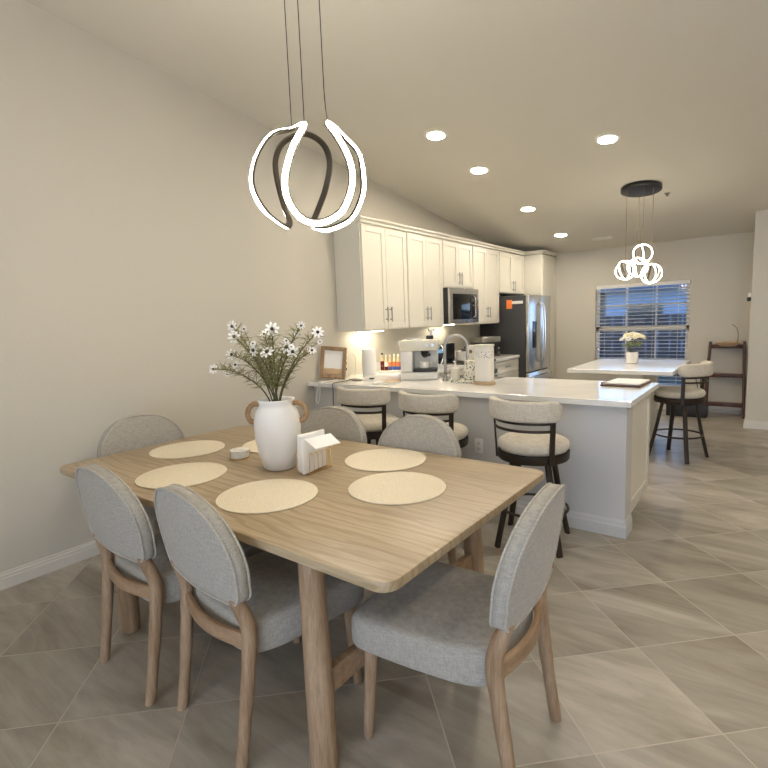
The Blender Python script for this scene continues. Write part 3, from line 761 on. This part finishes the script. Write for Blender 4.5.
# ------------------------------------------------------------------ ribbon chandelier
CH=V(1.9,1.6,2.06)
loop=[(0.058,-0.074,0.201),(-0.143,0.047,0.264),(-0.168,-0.059,0.216),(-0.192,-0.131,0.104),(-0.173,-0.172,-0.013),(-0.134,-0.157,-0.109),(-0.169,-0.042,-0.147),(-0.19,0.03,-0.155),(-0.242,0.089,-0.11),(-0.275,0.088,-0.041),(-0.313,0.093,0.076),(-0.306,0.083,0.176),(-0.253,0.093,0.246),(-0.177,0.157,0.282),(-0.131,0.232,0.244),(-0.124,0.267,0.162),(-0.145,0.252,0.044),(-0.156,0.199,-0.068),(-0.113,0.12,-0.144),(-0.039,0.072,-0.180),(0.024,0.085,-0.189),(0.088,0.156,-0.143),(0.161,0.152,-0.057),(0.178,0.142,0.032),(0.139,0.161,0.129),(0.113,0.11,0.183),(0.118,0.04,0.206),(0.14,-0.021,0.196),(0.225,-0.051,0.105),(0.281,-0.061,0.007),(0.296,-0.075,-0.082),(0.267,-0.108,-0.178),(0.207,-0.165,-0.219),(0.159,-0.219,-0.201),(0.131,-0.256,-0.131),(0.124,-0.254,-0.048),(0.116,-0.199,0.071)]
cen=sum((Vector(p) for p in loop),V(0,0,0))/len(loop)
path=spline(loop,6,True)
ch=thing('ribbon_chandelier','twisted glowing ribbon chandelier hanging over the dining table','chandelier',CH)
cen=cen+V(-.60,.79,0)*.12
upf=lambda i,p:(p-cen)
obj('metal_ribbon',sweep(NB(),path,[(-.010,-.0135),(-.010,.0135),(.0,.0135),(.0,-.0135)],upf,True),M['bronzestrip'],ch,auto=50)
obj('light_strip',sweep(NB(),path,[(.0005,-.009),(.0005,.009),(.003,.009),(.005,.006),(.005,-.006),(.003,-.009)],upf,True),M['led'],ch,auto=0)
zc0=zc(1.6)-2.06
for (x,y,z) in ((-.143,.047,.262),(.058,-.074,.20),(.128,-.01,.20)):
    obj('suspension_wire',tube(NB(),spline([(x,y,z),(x-(.012 if x>.1 else 0),y,z+.10),(x-(.014 if x>.1 else 0),y,z+.28),(x-(.018 if x>.1 else 0),y,zc(1.6+y)-2.06-.03)],4),.0018,6),M['black'],ch)
obj('canopy',lathe(NB(),[(.16,-.035),(.17,-.03),(.17,0)],n=40),M['blackmetal'],ch,loc=(0,0,zc0-.024))
# ------------------------------------------------------------------ globe pendant
PC=(2.335,6.04); 
pn=thing('globe_pendant','black round ceiling canopy with four glowing wire globes over the far island','pendant light',(PC[0],PC[1],zc(PC[1])))
can=obj('canopy',lathe(NB(),[(.185,-.045),(.195,-.04),(.195,-.005),(.19,-.001)],n=44),M['black'],pn,rot=(-math.atan(SL),0,0))
gl=[(-.115,-.10,1.905,'g'),(-.02,.02,1.935,'g'),(.045,-.09,2.055,'g'),(.125,-.05,1.850,'g')]
for gi,(gx,gy,gz,_) in enumerate(gl):
    zz=gz-zc(PC[1]); rad=.10
    bm=NB(); rb=NB()
    for k in range(3):
        A=Matrix.Rotation(R(60*k+gi*20),3,'Z')@Matrix.Rotation(R(78+6*gi),3,'X')
        pts=[]
        for j in range(28):
            a=2*PI*j/28; tw=.25*sin(2*a+k)
            v=V(cos(a),sin(a),tw*.5); v.normalize(); pts.append(A@(v*rad)+V(gx,gy,zz))
        c=V(gx,gy,zz); tube(bm,pts,.0038,6,closed=True)
        sweep(rb,[c+(p-c)*.92 for p in pts],[(-.003,-.009),(-.003,.009),(.001,.009),(.001,-.009)],lambda i,p,c=c:(p-c),True)
    g=obj('globe',bm,M['led2'],pn); obj('metal_ribbon',rb,M['bronzestrip'],g)
    obj('suspension_wire',tube(NB(),[(gx,gy,zz+rad),(gx,gy,-.045-SL*gy)],.0025,6),M['rope'],pn)
# ------------------------------------------------------------------ ladder shelf by the back wall
t=thing('ladder_shelf','dark brown wooden ladder shelf leaning in the corner by the back wall','shelf',(3.015,8.20,0))
for s in (-1,1):
    obj('side_post',sweep(NB(),[(s*.225,-.08,0),(s*.21,.02,.5),(s*.19,.12,1.01)],rr(.034,.045,.2),(1,0,0)),M['dwood'],t)
    obj('rear_leg',sweep(NB(),[(s*.215,.18,0),(s*.19,.14,.93)],rr(.022,.03,.2),(1,0,0)),M['dwood'],t)
for z,w_ in ((.16,.215),(.55,.205),(.94,.19)):
    y=-.08+.2*z; bm=NB()
    for k in range(3): box(bm,(-w_,y+.0+k*.06,z),(w_,y+.05+k*.06,z+.014),.002)
    box(bm,(-w_,y-.012,z-.02),(w_,y+.0,z+.035),.002)
    obj('shelf_board',bm,M['dwood'],t)
b=thing('woven_basket','shallow wicker basket with a curved handle twig on top of the ladder shelf','basket',(3.03,8.20,.956))
obj('basket_bowl',lathe(NB(),[(.09,0),(.13,.03),(.15,.05),(.143,.05),(.12,.03),(.02,.01)],n=28),M['lightwood'],b)
obj('twig',tube(NB(),spline([(.10,0,.02),(.11,0,.14),(.09,-.01,.24),(.04,-.02,.29)],5),.004,6),M['green'],b)
t=thing('storage_box','low black box on the floor under the window behind the far stool','box',(2.60,8.05,0))
obj('box_body',B((-.24,-.12,0),(.24,.12,.15),.01),M['clothgrey'],t); obj('box_lid',B((-.245,-.125,.1505),(.245,.125,.17),.005),M['black'],t)
tag(obj('power_cord',tube(NB(),spline([(2.66,8.20,.176),(2.70,8.28,.32),(2.66,8.38,.50),(2.70,8.40,.62),(2.72,8.41,.40),(2.71,8.40,.007)],6),.006,6),M['black']),'dark power cord rising behind the black box by the wall','cord')
# wall sensor
t=thing('wall_sensor','small black and white sensor on the side of the corner wall','sensor',(3.279,7.56,1.585))
obj('mount',B((-.03,-.03,0),(-.001,.03,.05),.006),M['white'],t); obj('sensor_head',lathe(NB(),[(.012,-.05),(.022,-.04),(.022,-.01),(.012,-.001)],n=16),M['black'],t,loc=(-.024,0,0))
# ------------------------------------------------------------------ things on the far island
t=thing('flower_pot','white cylindrical pot with cream flowers on the far island','flower pot',(2.31,5.92,.914))
obj('pot',lathe(NB(),[(.052,0),(.058,.004),(.060,.12),(.055,.12),(.052,.10),(.01,.09)],n=28),M['ceramic'],t)
st=NB(); lf=NB()
for k in range(16):
    a=2.4*k; r=.12*math.sqrt((k+.5)/16); z=.33-1.4*r*r*6*.5-.02*random.random()
    c=V(r*cos(a),r*sin(a),z); tube(st,[(c.x*.15,c.y*.15,.095),(c.x*.7,c.y*.7,.2),c],.0022,5)
    for _ in range(3):
        d=V(random.uniform(-1,1),random.uniform(-1,1),random.uniform(-.3,1)).normalized(); q=V(c.x*.7,c.y*.7,.2)
        tube(lf,[q,q+d*.035,q+d*.06],[.002,.006,.001],4)
obj('stems',st,M['green'],t); obj('leaves',lf,M['ltgreen'],t)
for k in range(16):
    a=2.4*k; r=.12*math.sqrt((k+.5)/16); z=.33-1.4*r*r*6*.5-.02*random.random()
    bp,bc=NB(),NB(); c=V(r*cos(a),r*sin(a),z); flower_head(bp,bc,c,V(c.x*4,c.y*4-.4,.8),.034)
    f=obj('flower_head',bp,M['yellow'] if k%3 else M['petal'],t,smooth=False); obj('flower_centre',bc,M['yellow'],f)
# ------------------------------------------------------------------ peninsula clutter (worktop z=.914)
CZ=.9145
t=thing('magazine','white magazine lying on a dark tray at the right end of the peninsula','magazine',(2.63,4.17,CZ+.0135),R(-4))
obj('cover',B((-.12,-.15,0),(.12,.15,.012),.002),M['paper'],t)
t=thing('serving_tray','flat dark tray under the white magazine at the right end of the peninsula','tray',(2.62,4.16,CZ),R(-2))
obj('tray_base',B((-.14,-.17,0),(.14,.17,.012),.004),M['dwood'],t); obj('grip',B((-.17,-.05,0),(-.141,.03,.014),.004),M['framewood'],t)
# canister
t=thing('tall_canister','tall cream canister with a grey floral band on a wooden base at the sink','canister',(1.615,3.80,CZ))
obj('wooden_base',prism(NB(),superell(.083,.062,4,36),0,.022,.005),M['lightwood'],t)
def canmat():
    m,nt,b=new_mat('canister_print'); tc=node(nt,'ShaderNodeTexCoord'); sp=node(nt,'ShaderNodeSeparateXYZ'); nt.links.new(tc.outputs['Object'],sp.inputs[0])
    v=node(nt,'ShaderNodeTexVoronoi'); v.inputs['Scale'].default_value=70; nt.links.new(tc.outputs['Object'],v.inputs['Vector'])
    a=ramp(nt,v.outputs['Distance'],[(.30,(1,1,1)),(.36,(0,0,0))]); mr=node(nt,'ShaderNodeMapRange'); 
    bd=ramp(nt,sp.outputs['Z'],[(.212,(0,0,0)),(.22,(1,1,1)),(.268,(1,1,1)),(.275,(0,0,0))])
    f=mixc(nt,1.0,a,bd,'MULTIPLY'); c=mixc(nt,f,(.76,.72,.64),(.22,.20,.17)); nt.nodes.remove(mr)
    nt.links.new(c,b.inputs['Base Color']); b.inputs['Roughness'].default_value=.4; return m
obj('canister_body',prism(NB(),superell(.074,.055,4,36),.0225,.31,.008),canmat(),t,auto=30)
obj('canister_lid',prism(NB(),superell(.078,.058,4,36),.311,.328,.004),M['cream'],t)
# tray with sink things
ol=superell(.13,.075,2.6,48)
tag(obj('sink_tray',prism(NB(),ol,0,.022,.006),M['floral'],loc=(1.40,3.86,CZ)),'oval floral tray beside the tap holding the soap bottle','tray')
t=thing('soap_dispenser','cream soap bottle with a pump on the floral tray behind the tap','soap dispenser',(1.325,3.83,CZ+.0225))
obj('bottle',prism(NB(),superell(.036,.028,3,32),0,.10,.008),M['cream'],t); obj('pump',tube(NB(),[(0,0,.10),(0,0,.155),(-.0,-.03,.158)],.007,8),M['white'],t)
obj('collar',lathe(NB(),[(.016,.1),(.012,.118)],n=16),M['white'],t)
t=thing('floral_jar','round floral jar on the tray between the soap bottle and tall canister','jar',(1.445,3.87,CZ+.0225))
obj('jar_body',lathe(NB(),[(.045,0),(.055,.02),(.06,.07),(.055,.12),(.042,.145),(.045,.15)],n=28),M['floral'],t,auto=0)
obj('jar_lid',lathe(NB(),[(.047,.151),(.04,.162),(.012,.168),(.014,.18)],n=28),M['floral'],t)
t=thing('sponge_caddy','square cream box with a black square front standing behind the floral jar','caddy',(1.43,4.00,CZ))
obj('caddy_body',B((-.085,-.05,0),(.085,.05,.20),.006),M['cream'],t); obj('caddy_front',B((.02,-.053,.08),(.075,-.0505,.14),.002),M['black'],t)
t=thing('small_canister','cream canister with a dark leaf motif on top of the square caddy','canister',(1.42,4.0,CZ+.2005))
obj('canister_body',B((-.06,-.045,0),(.06,.045,.11),.006),M['cream'],t)
obj('leaf_motif',lathe(NB(),[(.018,0),(.018,.002)],n=6),M['framewood'],t,loc=(-.01,-.0455,.055),rot=(R(90),0,0))
# tap
t=thing('kitchen_tap','tall brushed nickel gooseneck kitchen tap on the peninsula','tap',(1.20,3.87,CZ),R(28))
obj('tap_base',lathe(NB(),[(.028,0),(.028,.01),(.02,.03),(.018,.05)],n=20),M['nickel'],t)
pp=[(0,0,.04),(0,0,.30)]+[(.10-.10*cos(a),0,.30+.10*sin(a)) for a in [PI*k/12 for k in range(1,13)]]+[(.20,0,.25)]
obj('gooseneck',tube(NB(),pp,.014,12),M['nickel'],t)
obj('spray_head',lathe(NB(),[(.016,0),(.019,.02),(.015,.07)],n=16),M['nickel'],t,loc=(.20,0,.18))
obj('tap_lever',tube(NB(),[(0,-.015,.06),(-.0,-.07,.10)],.006,8),M['nickel'],t)
t=thing('kitchen_sink','stainless sink rim set in the peninsula behind the tap','sink',(1.25,4.14,CZ))
bm=NB(); lathe(bm,[(1,0),(1,.002),(.95,.002),(.95,0)],n=4)
bm.free(); bm=NB()
for a,b_ in (((-.33,-.15,0),(.33,-.135,.003)),((-.33,.13,0),(.33,.145,.003)),((-.33,-.135,0),(-.315,.13,.003)),((.315,-.135,0),(.33,.13,.003))): box(bm,a,b_)
obj('rim',bm,M['steel'],t); obj('basin',B((-.314,-.134,.0),(.314,.129,.001)),M['fridgeside'],t,smooth=False)
# espresso machine
t=thing('espresso_machine','cream espresso machine on the peninsula between bottles and tap','coffee machine',(.885,3.95,CZ),R(28))
obj('base',B((-.17,-.13,0),(.17,.15,.075),.012),M['white'],t)
obj('column',B((-.17,-.12,.076),(-.06,.15,.265),.008),M['white'],t)
obj('back_panel',B((-.059,.04,.076),(.16,.15,.265),.006),M['white'],t)
obj('top_housing',B((-.175,-.14,.266),(.175,.155,.365),.014),M['cream'],t)
obj('drip_tray',B((-.055,-.15,.0765),(.165,.035,.10),.006),M['black'],t)
obj('group_head',lathe(NB(),[(.035,.225),(.04,.264)],(.05,-.05,0),20),M['black'],t)
obj('portafilter',tube(NB(),[(.05,-.05,.226),(.06,-.12,.226),(.10,-.20,.235)],[.03,.012,.014],10),M['black'],t)
for x in (.08,.13): obj('knob',lathe(NB(),[(.016,0),(.014,.018)],n=16),M['nickel'],t,loc=(x,-.14,.32),rot=(R(90),0,0))
obj('steam_wand',tube(NB(),spline([(.176,-.05,.31),(.21,-.08,.30),(.225,-.10,.22),(.20,-.12,.14)],5),.008,8),M['steel'],t)
obj('side_lever',B((-.20,-.03,.32),(-.176,.03,.36),.006),M['white'],t)
t=thing('coffee_mug','white mug with a handle on the espresso machine drip tray','mug',(.885+.075,3.95-.045,CZ+.1005),R(28))
obj('mug_body',lathe(NB(),[(.028,0),(.04,.01),(.045,.07),(.041,.07),(.036,.012),(.01,.01)],n=24),M['white'],t)
obj('handle',tube(NB(),spline([(.043,0,.055),(.065,0,.05),(.062,0,.025),(.04,0,.02)],5),.005,8),M['white'],t)
tag(obj('baking_tray',B((-.09,-.07,0),(.05,.08,.012),.004),M['steel'],loc=(.86,3.95,CZ+.3655),rot=(0,0,R(28))),'flat grey tray lying on top of the espresso machine','tray')
t=thing('cow_figurine','small black and white figurine standing on top of the espresso machine','figurine',(.965,4.00,CZ+.3655),R(28))
obj('body',prism(NB(),superell(.035,.022,2.4,24),0,.035,.008),M['black'],t)
obj('neck',lathe(NB(),[(.018,.036),(.014,.06),(.02,.075),(.012,.09)],(.015,0,0),16),M['white'],t)
obj('ear',tube(NB(),[(.0,0,.07),(-.012,0,.10)],[.008,.004],8),M['black'],t); obj('ear',tube(NB(),[(.03,0,.075),(.045,0,.095)],[.007,.004],8),M['black'],t)
# paper towels
t=thing('paper_towel_roll','upright white paper towel roll on the worktop near the left wall','paper towel',(.262,3.96,CZ))
obj('stand_base',lathe(NB(),[(.075,0),(.075,.008),(.07,.012)],n=32),M['white'],t)
obj('paper_roll',lathe(NB(),[(.070,.013),(.072,.018),(.072,.265),(.068,.272),(.03,.278),(.012,.285)],n=36),M['paper'],t)
# power strip tower
t=thing('charging_tower','white upright socket tower with a looping cable by the left wall','power strip',(.055,3.80,CZ))
obj('tower_body',B((-.03,-.035,0),(.03,.035,.24),.012),M['white'],t)
for z in (.08,.14,.19): obj('socket',B((.0305,-.014,z-.012),(.033,.014,z+.012),.001),M['bronzestrip'],t)
obj('cable',tube(NB(),spline([(.02,.04,.20),(.05,.07,.24),(.08,.09,.20),(.085,.09,.10),(.08,.09,.006)],5),.004,6),M['white'],t)
# leaning photo frame
t=thing('wooden_frame','rustic wooden frame leaning against the left wall at the peninsula end','picture frame',(.125,3.55,CZ+.014),R(52)); t.rotation_euler=(R(-10),R(7),R(48))
W_,H_=.125,.31
obj('side_rail',B((-W_,-.02,0),(-W_+.035,.02,H_),.004),M['framewood'],t); obj('side_rail',B((W_-.035,-.02,0),(W_,.02,H_),.004),M['framewood'],t)
obj('bottom_rail',B((-W_+.0355,-.02,0),(W_-.0355,.02,.035),.004),M['framewood'],t); obj('top_rail',B((-W_+.0355,-.02,H_-.035),(W_-.0355,.02,H_),.004),M['framewood'],t)
bm=NB(); box(bm,(-W_+.03,.005,.03),(W_-.03,.012,H_-.03)); obj('picture',bm,M['paper'],t,smooth=False)
obj('driftwood_motif',B((-W_+.04,-.004,.04),(W_-.04,.004,.10),.02,3),M['lightwood'],t)
# cables hanging off the counter edge
tag(obj('charging_cable',tube(NB(),spline([(.20,3.55,CZ+.005),(.19,3.40,CZ+.004),(.18,3.33,CZ-.01),(.17,3.325,.80),(.14,3.325,.72),(.12,3.325,.76),(.15,3.325,.88),(.16,3.34,CZ+.006),(.17,3.42,CZ+.005)],6),.004,6),M['white']),'white cable looping over the left end of the peninsula edge','cable')
tag(obj('charging_cable',tube(NB(),spline([(.34,3.56,CZ+.008),(.335,3.42,CZ+.005),(.335,3.333,CZ-.0),(.335,3.33,.85),(.325,3.33,.6),(.33,3.33,.3),(.33,3.33,.02)],6),.004,6),M['black']),'thin dark cable hanging down beside the leftmost stool','cable')
tag(obj('phone',B((-.04,-.08,0),(.04,.08,.009),.004),M['glassblack'],loc=(.36,3.62,CZ),rot=(0,0,R(60))),'dark phone lying near the wooden frame','phone')
tag(obj('cable_coil',tube(NB(),[(.03*cos(a)+.035,.022*sin(a),.006) for a in [2*PI*k/16 for k in range(16)]],.003,5,closed=True),M['black'],loc=(.42,3.75,CZ)),'small dark loop of cable lying beside the phone','cable')
t=thing('paper_stack','white papers lying on the peninsula above the leftmost stool','papers',(.78,3.56,CZ),R(20))
obj('sheet',B((-.11,-.10,0),(.11,.10,.01),.002),M['paper'],t); obj('brochure',B((-.02,-.06,.0105),(.10,.07,.016),.002),M['tan'],t)
# bottles on a tray
tag(obj('bottle_tray',B((-.18,-.07,0),(.19,.07,.02),.006),M['white'],loc=(.30,4.36,CZ),rot=(0,0,R(30))),'white tray under the syrup bottles on the worktop','tray')
bt=[('dark red syrup bottle at the left end of the tray',M['red'],M['red'],.17),('clear and red bottle beside the dark red bottle',M['white'],M['red'],.15),
 ('first orange and blue labelled bottle from the left',M['orangelabel'],M['blue'],.15),('second orange and blue labelled bottle from the left',M['orangelabel'],M['blue'],.155),
 ('third orange and blue labelled bottle from the left',M['orangelabel'],M['blue'],.15),('fourth orange and blue labelled bottle from the left',M['orangelabel'],M['blue'],.15),('orange and blue labelled bottle nearest the coffee machine',M['orangelabel'],M['blue'],.15)]
for k,(lab,m1,m2,h) in enumerate(bt):
    x=-.145+k*.044; c,s=cos(R(30)),sin(R(30)); t=thing('syrup_bottle',lab,'bottle',(.30+c*x,4.36+s*x,CZ+.0205),R(30),'bottles on the white tray')
    obj('bottle_body',lathe(NB(),[(.018,0),(.0205,.004),(.0205,h*.62),(.018,h*.72),(.010,h*.86),(.010,h)],n=20),M['tan'],t)
    obj('label',lathe(NB(),[(.0211,h*.30),(.0211,h*.6)],n=20,capa=False,capb=False),m1,t); obj('label',lathe(NB(),[(.0211,h*.03),(.0211,h*.29)],n=20,capa=False,capb=False),m2,t)
    obj('cap',lathe(NB(),[(.012,h+.0005),(.012,h+.018)],n=16),M['black'] if k<1 else M['cream'],t)
t=thing('sugar_box','white and blue box at the right end of the bottle tray','box',(.53,4.52,CZ),R(30))
obj('box_body',B((-.045,-.04,0),(.045,.04,.075),.003),M['white'],t); obj('label',B((-.035,-.0415,.015),(.035,-.0405,.06)),M['blue'],t,smooth=False)
t=thing('coffee_grinder','black gooseneck coffee kettle between the bottles and espresso machine','kettle',(.44,4.80,CZ))
t.name='coffee_kettle'
obj('kettle_body',lathe(NB(),[(.06,0),(.065,.01),(.05,.13),(.04,.15),(.012,.165)],n=28),M['black'],t)
obj('handle',tube(NB(),spline([(-.04,0,.14),(-.06,0,.21),(.0,0,.235),(.05,0,.20),(.055,0,.14)],5),.008,8),M['black'],t)
# ------------------------------------------------------------------ world + lights
w_=bpy.data.worlds.new('dusk_sky'); scn.world=w_; w_.use_nodes=True; nt=w_.node_tree; bg=nt.nodes['Background']
tc=node(nt,'ShaderNodeTexCoord'); sp=node(nt,'ShaderNodeSeparateXYZ'); nt.links.new(tc.outputs['Generated'],sp.inputs[0])
nt.links.new(ramp(nt,sp.outputs['Z'],[(.0,(.42,.58,.80)),(.15,(.20,.40,.75)),(.6,(.08,.18,.45))]),bg.inputs[0]); bg.inputs[1].default_value=1.6
l=bpy.data.lights.new('added_fill_behind_viewer','AREA'); l.shape='RECTANGLE'; l.size=3.8; l.size_y=2.2; l.energy=17; l.color=(.96,.97,1.0)  # soft area lamp added as fill from behind the viewer
o=bpy.data.objects.new('added_fill_behind_viewer',l); COL.objects.link(o); o.location=((DX0+DX1)/2,Y0+.02,1.25); o.rotation_euler=(R(90),0,0)
# ------------------------------------------------------------------ camera
cam=bpy.data.cameras.new('camera'); co=bpy.data.objects.new('camera',cam); COL.objects.link(co); scn.camera=co
yaw,pit,rol=R(-37.587),R(7.104),R(-2.151)
fw=V(sin(yaw)*cos(pit),cos(yaw)*cos(pit),-sin(pit)); rt=V(cos(yaw),-sin(yaw),0); up=rt.cross(fw)
r2=rt*cos(rol)+up*sin(rol); u2=-rt*sin(rol)+up*cos(rol)
m=Matrix((r2,u2,-fw)).transposed().to_4x4(); m.translation=V(3.487,0,1.463); co.matrix_world=m
cam.sensor_width=36; cam.lens=36*504.58/768; cam.clip_start=.05
scn.view_settings.view_transform='Standard'; scn.view_settings.look='None'; scn.view_settings.gamma=1; scn.view_settings.exposure=2.0
